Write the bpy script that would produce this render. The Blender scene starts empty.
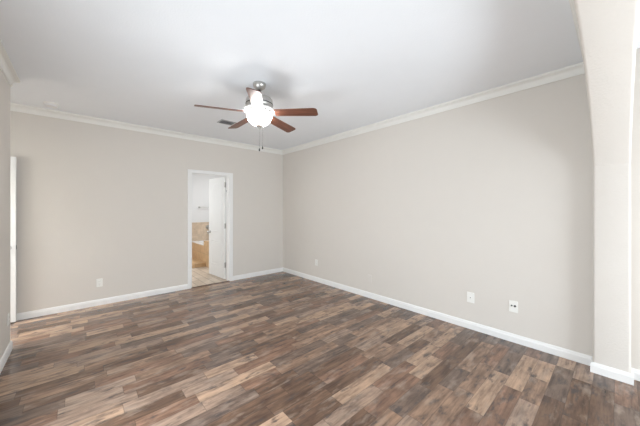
import bpy, bmesh, math, random
from mathutils import Vector, Matrix
SC = bpy.context.scene
COL = SC.collection
PI = math.pi
R = math.radians

# ------------------------------------------------------------------ camera
cam_d = bpy.data.cameras.new('camera')
cam = bpy.data.objects.new('camera', cam_d); COL.objects.link(cam)
cam.location = (-3.376, -5.018, 1.39)
cam.rotation_euler = (R(90), 0, -math.atan2(.6669, .7452))
cam_d.sensor_fit = 'HORIZONTAL'; cam_d.sensor_width = 36.0
cam_d.lens = 36.0 * 266.7 / 640
cam_d.shift_y = -3.7 / 640
cam_d.clip_start = .02
SC.camera = cam

# ------------------------------------------------------------------ world, exposure, daylight, added fill
wd = bpy.data.worlds.new('sky'); SC.world = wd; wd.use_nodes = True
bg = wd.node_tree.nodes['Background']
bg.inputs[0].default_value = (.72, .84, 1, 1); bg.inputs[1].default_value = 1.2
SC.view_settings.view_transform = 'Standard'; SC.view_settings.look = 'None'
SC.view_settings.gamma = 1; SC.view_settings.use_curve_mapping = False
SC.view_settings.exposure = 0.46

DAY = (.88, .95, 1)
def area(name, loc, rot, sx, sy, watts, color=(1, 1, 1)):
    l = bpy.data.lights.new(name, 'AREA'); l.shape = 'RECTANGLE'; l.size = sx; l.size_y = sy
    l.energy = watts; l.color = color
    o = bpy.data.objects.new(name, l); o.location = loc; o.rotation_euler = rot; COL.objects.link(o)
    return o
# daylight from the rear window, tilted up to brighten the ceiling; side lights are added fill
area('daylight_rear', (-1.4, -7.48, .72), (R(108), 0, 0), 2.0, 1.2, 69, DAY)
area('sitting_fill', (-.10, -6.45, 1.25), (R(98), 0, R(90)), 1.3, 1.4, 18, DAY)  # added to brighten the left wall, no known window here
area('bedroom_fill', (-3.80, -3.5, .85), (R(90), 0, R(-90)), 1.6, 1.1, 40, DAY)  # unseen fill added from the left for the right wall and ceiling
area('hall_fill', (-5.3, -.5, 2.5), (0, 0, 0), 1.0, .8, 98, DAY)  # unseen light added to lift the back wall's left part
# fill light added at the bathroom's left wall, and its ceiling light
area('bathroom_fill', (-3.32, 1.45, 1.6), (R(90), 0, R(-90)), 1.3, 1.2, 18, (.96, .985, 1))
area('bathroom_ceiling_light', (-.4, 1.6, 2.56), (0, 0, 0), .5, .5, 15, (.96, .985, 1))

H = 2.70            # ceiling height
XL = -3.90          # left wall face
YA, YB = -4.873, -5.088   # the two faces of the arched wall
YR = -7.6           # rear wall of the sitting area

# ------------------------------------------------------------------ materials
def nmat(name):
    m = bpy.data.materials.new(name); m.use_nodes = True
    nt = m.node_tree
    return m, nt, nt.nodes['Principled BSDF']
def plain(name, col, rough=.5, metal=0, bump=None, spec=.5, var=.03, vscale=6):
    """principled with a faint procedural tone variation and optional noise bump (scale, strength, distance)"""
    m, nt, b = nmat(name)
    b.inputs['Roughness'].default_value = rough; b.inputs['Metallic'].default_value = metal
    b.inputs['Specular IOR Level'].default_value = spec
    tc = nt.nodes.new('ShaderNodeTexCoord')
    nz = nt.nodes.new('ShaderNodeTexNoise'); nz.inputs['Scale'].default_value = vscale
    nz.inputs['Detail'].default_value = 3
    nt.links.new(tc.outputs['Object'], nz.inputs['Vector'])
    mx = nt.nodes.new('ShaderNodeMix'); mx.data_type = 'RGBA'
    mx.inputs[6].default_value = (*[c * (1 - var) for c in col], 1)
    mx.inputs[7].default_value = (*[min(1, c * (1 + var)) for c in col], 1)
    nt.links.new(nz.outputs['Fac'], mx.inputs[0]); nt.links.new(mx.outputs[2], b.inputs['Base Color'])
    if bump:
        n2 = nt.nodes.new('ShaderNodeTexNoise'); n2.inputs['Scale'].default_value = bump[0]
        n2.inputs['Detail'].default_value = 4
        nt.links.new(tc.outputs['Object'], n2.inputs['Vector'])
        bp = nt.nodes.new('ShaderNodeBump'); bp.inputs['Strength'].default_value = bump[1]
        bp.inputs['Distance'].default_value = bump[2]
        nt.links.new(n2.outputs['Fac'], bp.inputs['Height']); nt.links.new(bp.outputs['Normal'], b.inputs['Normal'])
    return m

WALL = plain('greige_wall_paint', (.69, .65, .60), .75, bump=(70, .25, .003), spec=.25, var=.012)
PLASTER = plain('textured_arch_plaster', (.69, .65, .60), .75, bump=(60, .55, .005), spec=.25, var=.012)
CEIL = plain('white_ceiling_paint', (.84, .86, .885), .85, bump=(80, .3, .004), spec=.2, var=.012)
TRIM = plain('white_trim_paint', (.84, .835, .82), .4, var=.01)
CROWN = plain('cream_white_crown_paint', (.80, .79, .75), .45, var=.01)
DOORW = plain('white_door_paint', (.83, .83, .815), .38, var=.01)
PLATE = plain('white_plastic', (.84, .83, .79), .35, var=.01)
NICKEL = plain('brushed_nickel', (.52, .51, .49), .34, 1, var=.05, vscale=40)
CHAIN = plain('pewter_chain', (.16, .16, .155), .5, .8)
DARKM = plain('dark_metal', (.05, .05, .05), .4, .6)
BLACK = plain('black_plastic', (.02, .02, .02), .5)
WHITEM = plain('white_enamel', (.82, .82, .82), .3, var=.01)
BATHW = plain('white_bathroom_paint', (.80, .80, .80), .7, spec=.25, var=.01)
TUBW = plain('white_tub_acrylic', (.88, .88, .87), .15, var=.01)
GREYV = plain('grey_register_enamel', (.42, .42, .43), .5, var=.03)
PAINTED = plain('painted_over_plate', (.69, .65, .605), .5, var=.01)

class N:
    """tiny helper for building math node chains"""
    def __init__(s, nt): s.nt = nt
    def new(s, t): return s.nt.nodes.new(t)
    def put(s, v, sock):
        if hasattr(v, 'links'): s.nt.links.new(v, sock)
        else: sock.default_value = v
    def m(s, op, a, b=0.0, c=None):
        n = s.new('ShaderNodeMath'); n.operation = op
        s.put(a, n.inputs[0]); s.put(b, n.inputs[1])
        if c is not None: s.put(c, n.inputs[2])
        return n.outputs[0]
    def vec(s, x, y, z=0.0):
        n = s.new('ShaderNodeCombineXYZ'); s.put(x, n.inputs[0]); s.put(y, n.inputs[1]); s.put(z, n.inputs[2])
        return n.outputs[0]
    def wn(s, v):
        n = s.new('ShaderNodeTexWhiteNoise'); n.noise_dimensions = '3D'; s.put(v, n.inputs['Vector'])
        return n.outputs['Value']
    def noise(s, v, scale=1, detail=4, rough=.55):
        n = s.new('ShaderNodeTexNoise'); s.put(v, n.inputs['Vector'])
        n.inputs['Scale'].default_value = scale; n.inputs['Detail'].default_value = detail
        n.inputs['Roughness'].default_value = rough
        return n.outputs['Fac']
    def ramp(s, f, stops, mode='LINEAR'):
        n = s.new('ShaderNodeValToRGB'); s.put(f, n.inputs[0]); cr = n.color_ramp; cr.interpolation = mode
        while len(cr.elements) < len(stops): cr.elements.new(.5)
        for e, (p, c) in zip(cr.elements, stops): e.position = p; e.color = (*c, 1) if len(c) == 3 else c
        return n.outputs[0]
    def mix(s, f, a, b, mode='MIX'):
        n = s.new('ShaderNodeMix'); n.data_type = 'RGBA'; n.blend_type = mode
        s.put(f, n.inputs[0])
        for v, k in ((a, 6), (b, 7)):
            if hasattr(v, 'links'): s.nt.links.new(v, n.inputs[k])
            else: n.inputs[k].default_value = (*v, 1)
        return n.outputs[2]
def srgb(r, g, b):
    return tuple((c / 255 / 12.92) if c / 255 <= .04045 else ((c / 255 + .055) / 1.055) ** 2.4 for c in (r, g, b))

def floor_material():
    m, nt, b = nmat('weathered_wood_laminate'); n = N(nt)
    geo = n.new('ShaderNodeNewGeometry')
    sp = n.new('ShaderNodeSeparateXYZ'); nt.links.new(geo.outputs['Position'], sp.inputs[0])
    x, y = sp.outputs[0], sp.outputs[1]
    v = n.m('DIVIDE', n.m('ADD', y, 3.83), .117)
    row = n.m('FLOOR', v); fv = n.m('FRACT', v)
    u = n.m('ADD', n.m('DIVIDE', x, 1.02), n.m('MULTIPLY', n.wn(n.vec(row, 3.3)), 9.7))
    cell = n.m('FLOOR', u); fu = n.m('FRACT', u)
    cut = n.m('MULTIPLY_ADD', n.wn(n.vec(cell, row, 5.1)), .44, .28)
    half = n.m('GREATER_THAN', fu, cut)
    bid = n.m('MULTIPLY_ADD', cell, 2.0, half)
    r1 = n.wn(n.vec(bid, row, 1.7)); r2 = n.wn(n.vec(bid, row, 8.2))
    base = n.ramp(r1, [(0, FL[0]), (.17, FL[1]), (.34, FL[2]), (.52, FL[3]), (.70, FL[4]), (.86, FL[5])], 'CONSTANT')
    # long grain
    gx = n.m('MULTIPLY_ADD', r2, 37.0, n.m('MULTIPLY', x, 3.6))
    g1 = n.noise(n.vec(gx, n.m('MULTIPLY', y, 38.0), n.m('MULTIPLY', r1, 20.0)), 1, 6, .62)
    g = n.ramp(g1, [(.3, (.56, .54, .53)), (.5, (1, 1, 1)), (.72, (1.42, 1.40, 1.37))])
    c = n.mix(1.0, base, g, 'MULTIPLY')
    # grey weathered smudges and knots
    lo = n.noise(n.vec(n.m('MULTIPLY_ADD', r1, 51.0, n.m('MULTIPLY', x, 5.0)), n.m('MULTIPLY', y, 14.0), n.m('MULTIPLY', r2, 31.0)), 1, 3, .6)
    c = n.mix(1.0, c, n.ramp(lo, [(.32, (.68, .66, .66)), (.5, (1, 1, 1)), (.68, (1.24, 1.22, 1.19))]), 'MULTIPLY')
    s1 = n.noise(n.vec(n.m('MULTIPLY_ADD', r2, 11.0, n.m('MULTIPLY', x, 7.0)), n.m('MULTIPLY', y, 17.0), n.m('MULTIPLY', r1, 9.0)), 1, 5, .6)
    sm = n.ramp(s1, [(.54, (0, 0, 0)), (.68, (.85, .85, .85))])
    c = n.mix(sm, c, FSMUDGE)
    s2 = n.noise(n.vec(n.m('MULTIPLY_ADD', r1, 23.0, n.m('MULTIPLY', x, 4.0)), n.m('MULTIPLY', y, 11.0), n.m('MULTIPLY', r2, 9.0)), 1, 4, .6)
    sm2 = n.ramp(s2, [(.53, (0, 0, 0)), (.72, (.55, .55, .55))])
    c = n.mix(sm2, c, FPALE)
    # joints between strips and at strip ends
    ev = n.m('MINIMUM', fv, n.m('SUBTRACT', 1.0, fv))
    e1 = n.m('LESS_THAN', ev, .016)
    e2 = n.m('LESS_THAN', n.m('MINIMUM', n.m('ABSOLUTE', n.m('SUBTRACT', fu, cut)), n.m('MINIMUM', fu, n.m('SUBTRACT', 1.0, fu))), .0022)
    e = n.m('MULTIPLY', n.m('MAXIMUM', e1, e2), .38)
    c = n.mix(e, c, (.03, .024, .02))
    nt.links.new(c, b.inputs['Base Color'])
    b.inputs['Roughness'].default_value = .36
    nt.links.new(n.m('MULTIPLY_ADD', g1, .14, .14), b.inputs['Roughness'])
    b.inputs['Specular IOR Level'].default_value = .5
    bp = n.new('ShaderNodeBump'); bp.inputs['Strength'].default_value = .12; bp.inputs['Distance'].default_value = .002
    nt.links.new(g1, bp.inputs['Height']); nt.links.new(bp.outputs['Normal'], b.inputs['Normal'])
    return m
FL = [srgb(102, 79, 64), srgb(140, 113, 94), srgb(109, 91, 80), srgb(166, 138, 116), srgb(126, 97, 80), srgb(146, 123, 107)]
FSMUDGE = srgb(72, 65, 63); FPALE = srgb(172, 152, 136)
FLOOR = floor_material()

def tile_material(name, ca, cb, grout, w, h, rough=.35, floor=False, swap=False):
    m, nt, b = nmat(name); n = N(nt)
    geo = n.new('ShaderNodeNewGeometry')
    sp = n.new('ShaderNodeSeparateXYZ'); nt.links.new(geo.outputs['Position'], sp.inputs[0])
    x, y, z = sp.outputs
    a, c_ = (y, x) if floor else (n.m('ADD', x, y), z)
    br = n.new('ShaderNodeTexBrick'); nt.links.new(n.vec(a, c_), br.inputs['Vector'])
    br.inputs['Scale'].default_value = 1; br.inputs['Brick Width'].default_value = w; br.inputs['Row Height'].default_value = h
    br.inputs['Mortar Size'].default_value = .006 if floor else .004; br.inputs['Mortar Smooth'].default_value = .3
    br.inputs['Color1'].default_value = (*ca, 1); br.inputs['Color2'].default_value = (*cb, 1)
    br.inputs['Mortar'].default_value = (*grout, 1)
    br.offset = .5 if floor else 0
    nz = n.noise(geo.outputs['Position'], 9, 5, .6)
    g = n.ramp(nz, [(.3, (.82, .80, .78)), (.7, (1.12, 1.12, 1.12))])
    nt.links.new(n.mix(1.0, br.outputs['Color'], g, 'MULTIPLY'), b.inputs['Base Color'])
    b.inputs['Roughness'].default_value = rough
    return m
TILE = tile_material('beige_stone_tile', srgb(220, 200, 178), srgb(212, 190, 166), srgb(196, 178, 158), .33, .33)
TILED = tile_material('tan_stone_tile', srgb(214, 182, 142), srgb(204, 168, 128), srgb(176, 150, 118), .30, .30)
TILEF = tile_material('pale_plank_floor_tile', srgb(228, 214, 198), srgb(210, 194, 176), srgb(158, 140, 122), .9, .15, .4, floor=True)

def blade_material():
    m, nt, b = nmat('walnut_blade_wood'); n = N(nt)
    tc = n.new('ShaderNodeTexCoord')
    mp = n.new('ShaderNodeMapping'); mp.inputs['Scale'].default_value = (3, 45, 8)
    nt.links.new(tc.outputs['Object'], mp.inputs['Vector'])
    g = n.noise(mp.outputs[0], 1, 5, .6)
    nt.links.new(n.ramp(g, [(.3, srgb(70, 42, 31)), (.55, srgb(106, 66, 50)), (.75, srgb(132, 86, 66))]), b.inputs['Base Color'])
    b.inputs['Roughness'].default_value = .38
    return m
WOOD = blade_material()

def glow_material(name, col, strength):
    m, nt, b = nmat(name); n = N(nt)
    tc = n.new('ShaderNodeTexCoord')
    f = n.noise(tc.outputs['Object'], 18, 2, .5)
    nt.links.new(n.ramp(f, [(.3, tuple(c * .97 for c in col)), (.7, col)]), b.inputs['Emission Color'])
    b.inputs['Base Color'].default_value = (.9, .9, .88, 1)
    b.inputs['Roughness'].default_value = .4
    b.inputs['Emission Strength'].default_value = strength
    return m
BOWL = glow_material('lit_frosted_glass', (1, .985, .96), 36)

def glass_material():
    m, nt, b = nmat('window_pane_glass')
    b.inputs['Transmission Weight'].default_value = 1; b.inputs['Roughness'].default_value = .02
    b.inputs['IOR'].default_value = 1.05
    n = N(nt); tc = n.new('ShaderNodeTexCoord')
    nt.links.new(n.m('MULTIPLY', n.noise(tc.outputs['Object'], 3, 2), .04), b.inputs['Roughness'])
    return m
PANE = glass_material()

# ------------------------------------------------------------------ mesh helpers
def add_box(bm, x0, x1, y0, y1, z0, z1, mat=None):
    vs = [bm.verts.new(Vector(p)) for p in ((x0, y0, z0), (x1, y0, z0), (x1, y1, z0), (x0, y1, z0),
                                            (x0, y0, z1), (x1, y0, z1), (x1, y1, z1), (x0, y1, z1))]
    if mat:
        for v in vs: v.co = mat @ v.co
    for f in ((3, 2, 1, 0), (4, 5, 6, 7), (0, 1, 5, 4), (1, 2, 6, 5), (2, 3, 7, 6), (3, 0, 4, 7)):
        bm.faces.new([vs[i] for i in f])
    return vs
def add_lathe(bm, prof, seg=40, center=(0, 0, 0), mat=None):
    rings = []
    for r, z in prof:
        if r < 1e-5:
            rings.append([bm.verts.new((center[0], center[1], center[2] + z))])
        else:
            rings.append([bm.verts.new((center[0] + r * math.cos(2 * PI * k / seg), center[1] + r * math.sin(2 * PI * k / seg), center[2] + z)) for k in range(seg)])
    for a, b in zip(rings, rings[1:]):
        for k in range(seg):
            k2 = (k + 1) % seg
            if len(a) == 1 and len(b) == 1: continue
            if len(a) == 1: bm.faces.new((a[0], b[k2], b[k]))
            elif len(b) == 1: bm.faces.new((a[k], a[k2], b[0]))
            else: bm.faces.new((a[k], a[k2], b[k2], b[k]))
    if mat:
        for rg in rings:
            for v in rg: v.co = mat @ v.co
def add_tube(bm, pts, r, seg=10, cap=True):
    pts = [Vector(p) for p in pts]; rings = []
    for i, p in enumerate(pts):
        d = (pts[min(i + 1, len(pts) - 1)] - pts[max(i - 1, 0)]).normalized()
        up = Vector((0, 0, 1)) if abs(d.z) < .9 else Vector((1, 0, 0))
        a = d.cross(up).normalized(); b = d.cross(a)
        rings.append([bm.verts.new(p + r * (math.cos(2 * PI * k / seg) * a + math.sin(2 * PI * k / seg) * b)) for k in range(seg)])
    for A, B in zip(rings, rings[1:]):
        for k in range(seg): bm.faces.new((A[k], A[(k + 1) % seg], B[(k + 1) % seg], B[k]))
    if cap: bm.faces.new(rings[0][::-1]); bm.faces.new(rings[-1])
def obj(name, bm, mat, parent=None, bevel=0, smooth=False, seg=2):
    bmesh.ops.recalc_face_normals(bm, faces=bm.faces[:])
    me = bpy.data.meshes.new(name); bm.to_mesh(me); bm.free()
    me.materials.append(mat)
    o = bpy.data.objects.new(name, me); COL.objects.link(o)
    if parent: o.parent = parent
    if smooth:
        for p in me.polygons: p.use_smooth = True
        try: me.set_sharp_from_angle(angle=R(40))
        except Exception: pass
    if bevel:
        md = o.modifiers.new('bevel', 'BEVEL'); md.width = bevel; md.segments = seg; md.limit_method = 'ANGLE'; md.angle_limit = R(40)
    return o
def struct(name, bm, mat, **k):
    o = obj(name, bm, mat, **k)
    o['kind'] = 'structure'
    return o
def tag(o, label, cat, group=None):
    o['label'] = label; o['category'] = cat
    if group: o['group'] = group
    return o
def thing(name, label, cat, loc, rotz=0, group=None):
    o = bpy.data.objects.new(name, None); COL.objects.link(o); o.empty_display_size = .1
    o.location = loc; o.rotation_euler = (0, 0, rotz)
    return tag(o, label, cat, group)
def B(*boxes):
    bm = bmesh.new()
    for b in boxes: add_box(bm, *b)
    return bm

# ------------------------------------------------------------------ room shell
DX0, DX1, DH = -1.935, -1.232, 2.045      # bathroom doorway
XH = -4.80                                  # far side of the entry nook
XE = -5.9                                   # hallway behind the entry door
struct('floor', B((XE, .12, YR - .1, .0, -.08, 0)), FLOOR)
struct('floor_bathroom', B((-3.4, 1.2, .0, 2.95, -.08, 0)), TILEF)
struct('ceiling', B((XE, .12, YR - .1, .12, H, H + .1)), CEIL)
struct('ceiling_bathroom', B((-3.4, 1.2, .12, 2.95, 2.60, 2.68)), BATHW)
struct('wall_back', B((XE, DX0, 0, .12, 0, H), (DX1, .12, 0, .12, 0, H), (DX0, DX1, 0, .12, DH, H)), WALL)
struct('wall_right', B((0, .12, -5.7, 0, 0, H), (0, .12, YR, -7.2, 0, H), (0, .12, -7.2, -5.7, 0, .5), (0, .12, -7.2, -5.7, 2.1, H)), WALL)
struct('wall_left', B((XL - .12, XL, YB, -4.35, 0, H), (XL - .12, XL, -2.65, -1.0, 0, H), (XL - .12, XL, -4.35, -2.65, 0, .25), (XL - .12, XL, -4.35, -2.65, 2.0, H)), WALL)
struct('wall_sitting_left', B((XL - .12, XL, YR, YB, 0, H)), WALL)
struct('wall_rear', B((XL - .12, -2.5, YR - .1, YR, 0, H), (-.3, .12, YR - .1, YR, 0, H),
                      (-2.5, -.3, YR - .1, YR, 0, .06), (-2.5, -.3, YR - .1, YR, 2.05, H)), WALL)
# entry nook and hallway
struct('wall_nook_side', B((XH - .1, XH, -.10, 0, 0, H), (XH - .1, XH, -1.12, -.92, 0, H), (XH - .1, XH, -.92, -.10, 2.06, H)), WALL)
struct('wall_nook_front', B((XE, XL - .12, -1.12, -1.0, 0, H)), WALL)
struct('wall_hall_end', B((XE - .1, XE, -1.12, .12, 0, H)), WALL)
# bathroom
struct('wall_bathroom_far', B((-3.4, 1.2, 2.85, 2.97, 0, 2.65)), BATHW)
struct('wall_bathroom_left', B((-3.5, -3.4, .12, 2.97, 0, 2.65)), BATHW)
struct('wall_bathroom_right', B((1.1, 1.2, .12, 2.85, 0, 2.65)), BATHW)
struct('wall_bathroom_near', B((-3.4, DX0, .12, .13, 0, 2.6), (DX1 + .02, 1.1, .12, .13, 0, 2.6), (DX0, DX1 + .02, .12, .13, DH, 2.6)), BATHW)
struct('trim_tile', B((-3.4, 1.1, 2.835, 2.85, 0, 1.022)), TILE)

def arch_wall():
    """the wall between bedroom and sitting area: a segmental arched opening with rounded plaster corners"""
    xr, xl, zs, b = -.117, -3.785, 1.76, .655; kk = .92; q = math.sqrt(1 - kk * kk)
    cx = (xr + xl) / 2; a = (xr - xl) / 2
    line = [(xr, 0), (xr, zs * .5), (xr, zs)]
    K = 56
    line += [(cx + a * math.cos(t * PI / K), zs + b * (math.sqrt(1 - (kk * math.cos(t * PI / K)) ** 2) - q) / (1 - q)) for t in range(1, K)]
    line += [(xl, zs), (xl, zs * .5), (xl, 0)]
    bm = bmesh.new(); RB = .018; n = len(line); rings = []
    P = [Vector((x, z)) for x, z in line]
    for i, p in enumerate(P):
        d = (P[min(i + 1, n - 1)] - P[max(i - 1, 0)]).normalized()
        nv = Vector((-d.y, d.x))                       # into the opening
        top = (0.0, 0 if i == 0 else H * .4 if i == 1 else H) if i < 3 else (XL, 0 if i == n - 1 else H * .4 if i == n - 2 else H) if i > n - 4 else (XL * (xr - p.x) / (xr - xl), H)
        sec = [(top[0], YA, top[1])]
        for k in range(6):
            t = k / 5 * PI / 2; q2 = p - nv * RB * (1 - math.sin(t))
            sec.append((q2.x, YA - RB * (1 - math.cos(t)), q2.y))
        for k in range(6):
            t = (5 - k) / 5 * PI / 2; q2 = p - nv * RB * (1 - math.sin(t))
            sec.append((q2.x, YB + RB * (1 - math.cos(t)), q2.y))
        sec.append((top[0], YB, top[1]))
        rings.append([bm.verts.new(v) for v in sec])
    for A, Bq in zip(rings, rings[1:]):
        for k in range(len(A)):
            k2 = (k + 1) % len(A); bm.faces.new((A[k], A[k2], Bq[k2], Bq[k]))
    struct('wall_arch', bm, PLASTER, smooth=True)
arch_wall()

# mouldings: a profile swept along a path with mitred corners; the room lies left of the direction of travel
def sweep(path, prof):
    bm = bmesh.new(); rings = []
    P = [Vector((p[0], p[1])) for p in path]
    for i, p in enumerate(P):
        ns = []
        if i > 0: d = (P[i] - P[i - 1]).normalized(); ns.append(Vector((-d.y, d.x)))
        if i < len(P) - 1: d = (P[i + 1] - P[i]).normalized(); ns.append(Vector((-d.y, d.x)))
        n = ns[0] if len(ns) == 1 else (ns[0] + ns[1]) / (1 + ns[0].dot(ns[1]))
        rings.append([bm.verts.new((p.x + n.x * o, p.y + n.y * o, z)) for o, z in prof])
    m = len(prof)
    for A, Bq in zip(rings, rings[1:]):
        for k in range(m): bm.faces.new((A[k], A[(k + 1) % m], Bq[(k + 1) % m], Bq[k]))
    bm.faces.new(rings[0][::-1]); bm.faces.new(rings[-1])
    return bm
BASE = [(0, 0), (.014, 0), (.014, .058), (.011, .066), (.011, .074), (.006, .084), (0, .086)]
def crown_profile():
    z0 = H - .088
    p = [(0, z0), (.010, z0), (.012, z0 + .012)]
    for k in range(6):
        t = k / 5 * PI / 2
        p.append((.013 + .034 * (1 - math.cos(t)), z0 + .016 + .046 * math.sin(t)))
    p += [(.050, H - .022), (.058, H - .018), (.060, H - .001), (0, H - .001)]
    return p
CRP = crown_profile()
CAS = .056
struct('baseboard_right', sweep([(0, YA), (0, 0), (DX1 + CAS, 0)], BASE), TRIM)
struct('baseboard_arch_right', sweep([(0, YR), (0, YB), (-.117, YB), (-.117, YA), (0, YA)], BASE), TRIM)
struct('baseboard_back', sweep([(DX0 - CAS, 0), (XH, 0)], BASE), TRIM)
struct('baseboard_left', sweep([(XL - .5, -1.0), (XL, -1.0), (XL, YA), (-3.785, YA), (-3.785, YB), (XL, YB), (XL, YR)], BASE), TRIM)
struct('trim_1', sweep([(0, YA), (0, 0)], CRP) , CROWN, smooth=True)
struct('trim_2', sweep([(0, -.0), (XH, 0)], CRP), CROWN, smooth=True)
struct('trim_3', sweep([(XL - .8, -1.0), (XL, -1.0), (XL, YA)], CRP), CROWN, smooth=True)
struct('trim_4', sweep([(XL, YA), (0, YA)], CRP), CROWN, smooth=True)

# bathroom door casing (both legs and head) and jamb lining
def casing(x0, x1, zt, y, out, depth):
    bm = bmesh.new()
    w = CAS
    add_box(bm, x0 - w, x0, y, y + out, 0, zt + w)
    add_box(bm, x1, x1 + w, y, y + out, 0, zt + w)
    add_box(bm, x0, x1, y, y + out, zt, zt + w)
    # raised outer bead
    s = 1 if out > 0 else -1
    add_box(bm, x0 - w, x0 - w + .014, y + out, y + out + s * .005, 0, zt + w)
    add_box(bm, x1 + w - .014, x1 + w, y + out, y + out + s * .005, 0, zt + w)
    add_box(bm, x0 - w + .014, x1 + w - .014, y + out, y + out + s * .005, zt + w - .014, zt + w)
    return bm
struct('trim_5', casing(DX0, DX1, DH - .01, 0, -.014, .12), TRIM)
bm = bmesh.new()
add_box(bm, DX0, DX0 + .014, 0, .13, 0, DH); add_box(bm, DX1 - .014, DX1, 0, .13, 0, DH)
add_box(bm, DX0 + .014, DX1 - .014, 0, .13, DH - .014, DH)
add_box(bm, DX0 + .014, DX0 + .026, .045, .085, 0, DH - .014); add_box(bm, DX1 - .026, DX1 - .014, .045, .085, 0, DH - .014)
add_box(bm, DX0 + .026, DX1 - .026, .045, .085, DH - .026, DH - .014)
struct('trim_6', bm, TRIM)
struct('trim_threshold', B((DX0, DX1, -.006, .03, 0, .006)), plain('dark_brown_threshold', srgb(96, 72, 56), .45))
# entry door casing on the nook side wall
bm = bmesh.new()
add_box(bm, XH, XH + .014, -.10, -.045, 0, 2.115); add_box(bm, XH, XH + .014, -.975, -.92, 0, 2.115); add_box(bm, XH, XH + .014, -.92, -.10, 2.06, 2.115)
struct('trim_7', bm, TRIM)

# ------------------------------------------------------------------ doors
def panel_door(name, w, h, t, root_loc, rotz, both=True):
    """two panel door with an arched upper panel; local x along the width from the hinge, y through the thickness"""
    root = bpy.data.objects.new(name, None); COL.objects.link(root)
    root.location = root_loc; root.rotation_euler = (0, 0, rotz); root['kind'] = 'structure'
    bm = bmesh.new()
    add_box(bm, 0, w, -t / 2, t / 2, 0, h)
    obj('door_slab', bm, DOORW, root, bevel=.002)
    st = .11
    def outline(z0, z1, arch, inset):
        x0, x1 = st + inset, w - st - inset; z0 += inset; z1 -= inset
        pts = [(x0, z0), (x1, z0)]
        K = 14
        for k in range(K + 1):
            u = k / K; x = x1 + (x0 - x1) * u
            pts.append((x, z1 - arch + arch * math.sin(u * PI)))
        return pts
    for (z0, z1, arch) in ((.24, .74, 0), (.92, 1.90, .09)):
        bm = bmesh.new()
        for sgn in (-1, 1):
            rings = []
            for inset, lift in ((0, .0005), (.006, .0065), (.014, .0065), (.026, .001), (.055, .005)):
                rings.append([bm.verts.new((x, sgn * (t / 2 + lift), z)) for x, z in outline(z0, z1, arch, inset)])
            for A, Bq in zip(rings, rings[1:]):
                for k in range(len(A)):
                    k2 = (k + 1) % len(A); bm.faces.new((A[k], A[k2], Bq[k2], Bq[k]))
            bm.faces.new(rings[-1])
        obj('panel', bm, DOORW, root)
    return root
def knob_bm(x, z, y0, sgn):
    bm = bmesh.new()
    M = Matrix.Translation((x, y0, z)) @ Matrix.Rotation(-sgn * PI / 2, 4, 'X')
    add_lathe(bm, [(0, 0), (.031, 0), (.031, .005), (.012, .009), (.010, .028), (.020, .034), (.027, .044), (.027, .052), (.018, .061), (0, .063)], 24, mat=M)
    return bm

# bathroom door, swung open into the bathroom
T = .035
d2 = panel_door('door_2', .70, 2.02, T, (-1.258, .145, .012), R(94.8))
for s in (-1, 1): obj('door_knob', knob_bm(.64, .90, s * T / 2, s), NICKEL, d2, smooth=True)
obj('latch_plate', B((.70, .7015, -.012, .012, .87, .93)), NICKEL, d2)
for z in (.28, 1.05, 1.86):
    bm = bmesh.new()
    add_lathe(bm, [(0, 0), (.008, 0), (.008, .10), (0, .10)], 12, (-.006, T / 2 + .004, z - .05))
    add_box(bm, -.0015, 0, -T / 2 + .004, T / 2 + .002, z - .05, z + .05)
    add_box(bm, -.016, -.0025, T / 2 - .002, T / 2 + .002, z - .05, z + .05)
    obj('hinge', bm, NICKEL, d2, smooth=True)
# small dark bumper on the jamb
o = struct('trim_8', B((DX1 - .022, DX1 - .014, .092, .108, 1.735, 1.765)), DARKM)

# entry door, folded back against the back wall
d1 = panel_door('door_1', .765, 2.02, T, (-4.738, -.075, .012), 0)
for s in (-1, 1): obj('door_knob', knob_bm(.70, .91, s * T / 2, s) if s < 0 else B((.675, .725, T / 2, T / 2 + .012, .885, .935)), NICKEL, d1, smooth=(s < 0))
obj('latch_plate', B((.765, .7668, -.013, .013, .885, .935)), DARKM, d1)

# ------------------------------------------------------------------ windows out of view: rear one inferred, side ones added for their light
def window(name, loc, rotz, w, h, n):
    root = bpy.data.objects.new(name, None); COL.objects.link(root); root.location = loc; root.rotation_euler = (0, 0, rotz); root['kind'] = 'structure'
    bm = bmesh.new(); t = .045
    add_box(bm, -w / 2, w / 2, -.03, .03, 0, t); add_box(bm, -w / 2, w / 2, -.03, .03, h - t, h)
    for k in range(n + 1):
        x = -w / 2 + t / 2 + (w - t) * k / n
        add_box(bm, x - t / 2, x + t / 2, -.03, .03, t, h - t)
    add_box(bm, -w / 2 + t, w / 2 - t, -.02, .02, h / 2 - .02, h / 2 + .02)
    obj('window_frame', bm, TRIM, root)
    obj('window_pane', B((-w / 2 + t, w / 2 - t, -.004, .004, t, h - t)), PANE, root)
window('window_1', (-1.4, YR - .05, .06), 0, 2.2, 1.99, 2)
window('window_added_3', (XL - .06, -3.5, .25), R(90), 1.7, 1.75, 2)  # added window, goes with the bedroom fill light
window('window_added_2', (.06, -6.45, .5), R(90), 1.5, 1.6, 1)  # added window, goes with the sitting-area fill light

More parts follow.
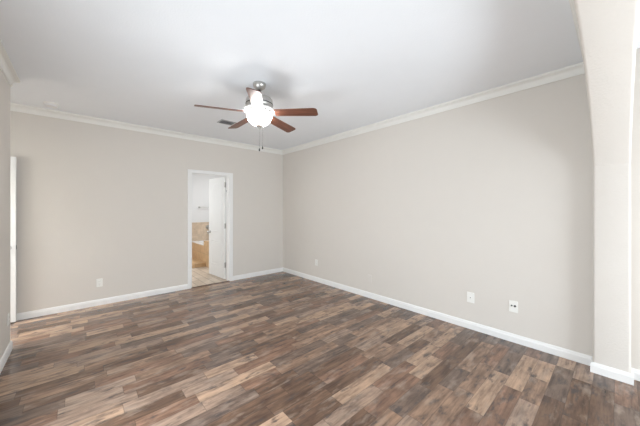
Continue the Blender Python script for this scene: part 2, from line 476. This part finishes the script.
# ------------------------------------------------------------------ ceiling fan
FX, FY = -1.993, -2.526
fan = thing('ceiling_fan', 'nickel ceiling fan with five walnut blades and lit white glass bowl', 'ceiling fan', (FX, FY, 0))
bm = bmesh.new()
add_lathe(bm, [(0, H - .001), (.064, H - .001), (.066, H - .012), (.064, H - .030), (.054, H - .048), (.036, H - .060), (.030, H - .066), (0, H - .066)])
obj('canopy', bm, NICKEL, fan, smooth=True)
bm = bmesh.new(); add_lathe(bm, [(0, 2.56), (.0125, 2.56), (.0125, 2.63), (0, 2.63)], 20)
obj('downrod', bm, DARKM, fan, smooth=True)
bm = bmesh.new()
add_lathe(bm, [(0, 2.572), (.03, 2.572), (.034, 2.562), (.085, 2.556), (.118, 2.545), (.134, 2.528), (.138, 2.505), (.138, 2.462), (.131, 2.450), (.118, 2.444), (0, 2.444)], 48)
mh = obj('motor_housing', bm, NICKEL, fan, smooth=True)
bm = bmesh.new()
add_lathe(bm, [(.1385, 2.474), (.1405, 2.474), (.1405, 2.482), (.1385, 2.482)], 48)
obj('band', bm, DARKM, mh, smooth=True)
bm = bmesh.new()
add_lathe(bm, [(0, 2.444), (.120, 2.444), (.140, 2.436), (.160, 2.424), (.163, 2.416), (.158, 2.410), (0, 2.410)], 48)
fw = obj('flywheel', bm, WHITEM, fan, smooth=True)
for k in range(10):
    a = R(19 + 36 * k)
    obj('slot', B((.105, .145, -.011, .011, 2.4085, 2.4105)), DARKM, fw).matrix_local = Matrix.Rotation(a, 4, 'Z')
BL = []
ZB = 2.385; DROOP = .022; PITCH = R(14)
def blade_bm():
    bm = bmesh.new()
    r0, r1 = .165, .615
    out = [(r0, -.050), (r0 + .02, -.056), (r1 - .035, -.066), (r1 - .012, -.060), (r1, -.044), (r1, .044), (r1 - .012, .060), (r1 - .035, .066), (r0 + .02, .056), (r0, .050)]
    top = [bm.verts.new((x, y, .003)) for x, y in out]; bot = [bm.verts.new((x, y, -.003)) for x, y in out]
    bm.faces.new(top); bm.faces.new(bot[::-1])
    n = len(out)
    for k in range(n): bm.faces.new((top[k], bot[k], bot[(k + 1) % n], top[(k + 1) % n]))
    return bm
def iron_bm():
    """the cast bracket: an arm out of the flywheel that forks into a plate screwed under the blade"""
    bm = bmesh.new()
    prof = [(.120, .028, .0235), (.150, .030, .020), (.163, .034, .012), (.175, .038, .0072), (.215, .046, .0072), (.245, .040, .0072), (.262, .018, .0072)]
    top, bot = [], []
    for x, hw, z in prof:
        top.append([bm.verts.new((x, -hw, z + .003)), bm.verts.new((x, hw, z + .003))])
        bot.append([bm.verts.new((x, -hw, z - .004)), bm.verts.new((x, hw, z - .004))])
    for k in range(len(prof) - 1):
        bm.faces.new((top[k][0], top[k + 1][0], top[k + 1][1], top[k][1]))
        bm.faces.new((bot[k][1], bot[k + 1][1], bot[k + 1][0], bot[k][0]))
        for s in (0, 1): bm.faces.new((top[k][s], top[k + 1][s], bot[k + 1][s], bot[k][s]))
    bm.faces.new((top[0][0], top[0][1], bot[0][1], bot[0][0])); bm.faces.new((top[-1][0], top[-1][1], bot[-1][1], bot[-1][0]))
    return bm
b0 = obj('blade', blade_bm(), WOOD, fan, bevel=.0015)
i0 = obj('blade_bracket', iron_bm(), WHITEM, b0, bevel=.0015)
for k in range(5):
    if k == 0: o = b0
    else:
        o = b0.copy(); COL.objects.link(o); o.parent = fan
        c = i0.copy(); COL.objects.link(c); c.parent = o
    az = R(164.5 - 72 * k)
    o.matrix_local = Matrix.Translation((0, 0, ZB + .008)) @ Matrix.Rotation(az, 4, 'Z') @ Matrix.Rotation(R(2.5), 4, 'Y') @ Matrix.Rotation(-PITCH, 4, 'X')
bm = bmesh.new()
add_lathe(bm, [(0, 2.412), (.060, 2.412), (.064, 2.400), (.056, 2.392), (.040, 2.384), (.036, 2.350), (0, 2.348)], 40)
fit = obj('light_fitter', bm, WHITEM, fan, smooth=True)
bm = bmesh.new()
pr = [(.124, 2.374), (.128, 2.366), (.127, 2.352), (.121, 2.330), (.108, 2.305), (.088, 2.284), (.062, 2.269), (.028, 2.262), (.006, 2.261)]
add_lathe(bm, pr + [(max(.004, r - .004), z + .004) for r, z in pr[::-1]], 56)
gb = obj('glass_bowl', bm, BOWL, fan, smooth=True)
gb.data.materials.append(WHITEM)          # the inner face of the glass
for i, p in enumerate(gb.data.polygons):
    if i // 56 >= len(pr): p.material_index = 1
bm = bmesh.new()
add_lathe(bm, [(0, 2.270), (.010, 2.268), (.036, 2.268), (.037, 2.261), (.030, 2.252), (.018, 2.244), (.010, 2.236), (.008, 2.230), (0, 2.227)], 28)
obj('finial', bm, NICKEL, fan, smooth=True)
# pull chains: offsets along the camera's right, so they hang from the switch housing's sides
for dx, dy, zt, zb, mat in ((0, 0, 2.232, 2.018, DARKM), (.0246, -.022, 2.256, 2.038, DARKM)):
    bm = bmesh.new()
    n = 46
    add_tube(bm, [(dx, dy, zb), (dx, dy, zt)], .0008, 6)
    for q in range(n):
        z = zb + (zt - zb) * (q + .5) / n
        add_lathe(bm, [(0, -.0019), (.0017, 0), (0, .0019)], 6, (dx, dy, z))
    ch = obj('pull_chain', bm, CHAIN, fan)
    bm = bmesh.new(); add_lathe(bm, [(0, .010), (.003, .009), (.0065, -.004), (.0075, -.014), (.005, -.021), (0, -.023)], 14, (dx, dy, zb))
    obj('chain_knob', bm, mat, ch, smooth=True)
# the lamp inside the bowl
for k in range(3):
    pl = bpy.data.lights.new('fan_bulb', 'POINT'); pl.energy = .06; pl.color = (1, .985, .96); pl.shadow_soft_size = .03
    po = bpy.data.objects.new('fan_bulb', pl); COL.objects.link(po)
    po.location = (FX + .078 * math.cos(R(50 + 120 * k)), FY + .078 * math.sin(R(50 + 120 * k)), 2.352)

# ------------------------------------------------------------------ ceiling air register
v = thing('air_vent', 'small grey slatted air vent in the white ceiling behind the fan', 'air vent', (-1.745, -1.09, H))
bm = bmesh.new()
w, l, f = .088, .115, .018
add_box(bm, -l, l, -w, -w + f, -.008, 0); add_box(bm, -l, l, w - f, w, -.008, 0)
add_box(bm, -l, -l + f, -w + f, w - f, -.008, 0); add_box(bm, l - f, l, -w + f, w - f, -.008, 0)
obj('frame', bm, GREYV, v)
obj('backing', B((-l + f, l - f, -w + f, w - f, -.002, 0)), plain('dark_duct', (.07, .07, .07), .8), v)
bm = bmesh.new()
for k in range(8):
    y = -w + f + .009 + k * (2 * (w - f) - .018) / 7
    add_box(bm, -l + f, l - f, -.008, .008, -.0006, .0006, Matrix.Translation((0, y, -.006)) @ Matrix.Rotation(R(32), 4, 'X'))
obj('slats', bm, GREYV, v)

# ------------------------------------------------------------------ smoke detector
s = thing('smoke_detector', 'round white smoke detector on the ceiling near the back left corner', 'smoke detector', (-3.655, -.335, H))
bm = bmesh.new(); add_lathe(bm, [(0, 0), (.066, 0), (.066, -.010), (0, -.010)], 36); obj('base', bm, PLATE, s, smooth=True)
bm = bmesh.new(); add_lathe(bm, [(0, -.010), (.058, -.010), (.060, -.022), (.054, -.036), (.030, -.042), (0, -.042)], 36); sc_ = obj('cover', bm, WHITEM, s, smooth=True)
bm = bmesh.new(); add_lathe(bm, [(0, -.042), (.010, -.0425), (.010, -.0445), (0, -.045)], 16, (.018, 0, 0)); obj('button', bm, PLATE, sc_, smooth=True)

# ------------------------------------------------------------------ wall plates (local: face +y is out of the wall, x along it)
def plate(name, label, cat, loc, rotz, mat, kind, group=None, w=.072, h=.118):
    t = thing(name, label, cat, loc, rotz, group)
    bm = bmesh.new(); add_box(bm, -w / 2, w / 2, 0, .006, -h / 2, h / 2)
    p = obj('cover_plate', bm, mat, t, bevel=.003)
    def screw(z):
        b = bmesh.new(); add_lathe(b, [(0, 0), (.0035, 0), (.0028, .0014), (0, .0018)], 10, mat=Matrix.Translation((0, .006, z)) @ Matrix.Rotation(-PI / 2, 4, 'X'))
        obj('screw', b, mat, p, smooth=True)
    if kind == 'duplex':
        screw(0)
        for z in (-.020, .020):
            b = bmesh.new(); add_box(b, -.017, .017, .006, .0085, z - .0145, z + .0145)
            s_ = obj('socket', b, mat, t, bevel=.004)
            b = B((-.0075, -.0055, .0085, .0088, z - .002, z + .007), (.0055, .0075, .0085, .0088, z - .002, z + .006), (-.002, .002, .0085, .0088, z - .010, z - .006))
            obj('slot', b, BLACK, s_)
    elif kind == 'jack':
        screw(.044); screw(-.044)
        b = B((-.012, .012, .006, .0085, -.013, .013)); s_ = obj('jack', b, mat, t, bevel=.002)
        obj('port', B((-.005, .005, .0085, .0088, -.006, .004)), plain('grey_port', (.25, .24, .23), .5), s_)
    elif kind == 'coax':
        screw(.044); screw(-.044)
        for x, m_, r in ((.014, NICKEL, .006), (-.014, BLACK, .0085)):
            b = bmesh.new(); add_lathe(b, [(0, 0), (r + .002, 0), (r + .002, .003), (r, .004), (r, .012), (0, .012)], 14, mat=Matrix.Translation((x, .006, 0.008)) @ Matrix.Rotation(-PI / 2, 4, 'X'))
            obj('connector', b, BLACK if m_ is BLACK else DARKM, t, smooth=True)
        obj('label_strip', B((-.012, .012, .006, .0065, -.03, -.022)), WHITEM, t)
    else:
        screw(.030); screw(-.030)
    return t
plate('wall_outlet', 'white duplex outlet low on the beige wall left of the bathroom door', 'outlet', (-3.18, 0, .325), PI, PLATE, 'duplex')
plate('wall_outlet', 'white duplex outlet low on the right wall near the room corner', 'outlet', (0, -1.145, .365), PI / 2, PLATE, 'duplex')
plate('wall_plate', 'blank low plate painted the same beige as the right wall', 'wall plate', (0, -2.42, .30), PI / 2, PAINTED, 'blank')
plate('wall_jack', 'white phone jack plate with one small port, on the right wall', 'wall jack', (0, -3.875, .365), PI / 2, PLATE, 'jack', w=.078, h=.12)
plate('cable_plate', 'white cable plate with two dark connectors side by side, nearest the arch', 'cable plate', (0, -4.287, .372), PI / 2, PLATE, 'coax', w=.078, h=.12)
plate('wall_outlet', 'white outlet seen edge-on near the end of the left wall', 'outlet', (XL, -1.12, .335), -PI / 2, PLATE, 'duplex', h=.108)

# ------------------------------------------------------------------ bathroom: tub, tiled surround, step, faucet, towel bar
t = thing('tub_surround', 'tan tiled bathtub surround with a low step, seen through the bathroom door', 'tub surround', (-1.126, 1.43, 0))
def rel(*bx): return B(*[(a + 1.126, b + 1.126, c - 1.43, d - 1.43, e, f_) for a, b, c, d, e, f_ in bx])
obj('apron', rel((-1.126, -1.09, 1.80, 2.83, 0, .49), (-1.09, .5, 1.80, 1.84, 0, .49)), TILED, t)
obj('ledge', rel((-1.126, .5, 1.43, 1.80, 0, .617)), TILED, t, bevel=.004)
obj('step', rel((-1.60, -1.127, 1.66, 2.83, 0, .10)), TILED, t, bevel=.004)
tub = thing('bathtub', 'white bathtub rim showing above tan tile through the bathroom door', 'bathtub', (-.3, 2.32, .49))
bm = bmesh.new()
def rr(hx, hy, r, z, K=6):
    pts = []
    for cx, cy, a0 in ((hx - r, hy - r, 0), (-hx + r, hy - r, 90), (-hx + r, -hy + r, 180), (hx - r, -hy + r, 270)):
        for k in range(K + 1):
            a = R(a0 + 90 * k / K); pts.append(bm.verts.new((cx + r * math.cos(a), cy + r * math.sin(a), z)))
    return pts
rings = [rr(.78, .47, .02, 0), rr(.825, .505, .02, .004), rr(.825, .505, .02, .018), rr(.815, .495, .03, .024), rr(.72, .40, .2, .024), rr(.70, .38, .2, .0), rr(.62, .31, .2, -.36), rr(.55, .25, .2, -.40)]
for A, Bq in zip(rings, rings[1:]):
    for k in range(len(A)): bm.faces.new((A[k], A[(k + 1) % len(A)], Bq[(k + 1) % len(A)], Bq[k]))
bm.faces.new(rings[-1])
obj('shell', bm, TUBW, tub, smooth=True)
bm = bmesh.new(); add_lathe(bm, [(0, 0), (.03, 0), (.03, .004), (0, .006)], 20, (.4, 0, -.40)); obj('drain', bm, NICKEL, tub, smooth=True)

fc = thing('tub_faucet', 'chrome tub spout and round valve on beige tile behind the bathtub', 'faucet', (-.66, 2.835, .70))
def wall_lathe(prof, x, z): 
    b = bmesh.new(); add_lathe(b, prof, 20, mat=Matrix.Translation((x, 0, z)) @ Matrix.Rotation(PI / 2, 4, 'X')); return b
vv = obj('valve_plate', wall_lathe([(0, 0), (.065, 0), (.062, .008), (.03, .012), (.025, .05), (0, .052)], 0, .18), NICKEL, fc, smooth=True)
obj('handle', B((-.01, .01, -.065, -.045, .10, .19)), NICKEL, vv, bevel=.004)
b = bmesh.new(); add_tube(b, [(0, 0, 0), (0, -.08, 0), (0, -.13, -.01), (0, -.15, -.04)], .024, 14); obj('spout', b, NICKEL, fc, smooth=True)

tb = thing('towel_bar', 'thin grey towel bar on the white bathroom wall above the tile', 'towel bar', (-.90, 2.85, 1.45))
b = bmesh.new(); add_tube(b, [(0, -.06, 0), (.62, -.06, 0)], .008, 12); obj('bar', b, NICKEL, tb, smooth=True)
for x in (0, .62):
    b = bmesh.new(); add_lathe(b, [(0, 0), (.026, 0), (.024, .008), (.013, .014), (.013, .05), (.017, .056), (.015, .074), (0, .076)], 18, mat=Matrix.Translation((x, 0, 0)) @ Matrix.Rotation(PI / 2, 4, 'X'))
    obj('post', b, NICKEL, tb, smooth=True)
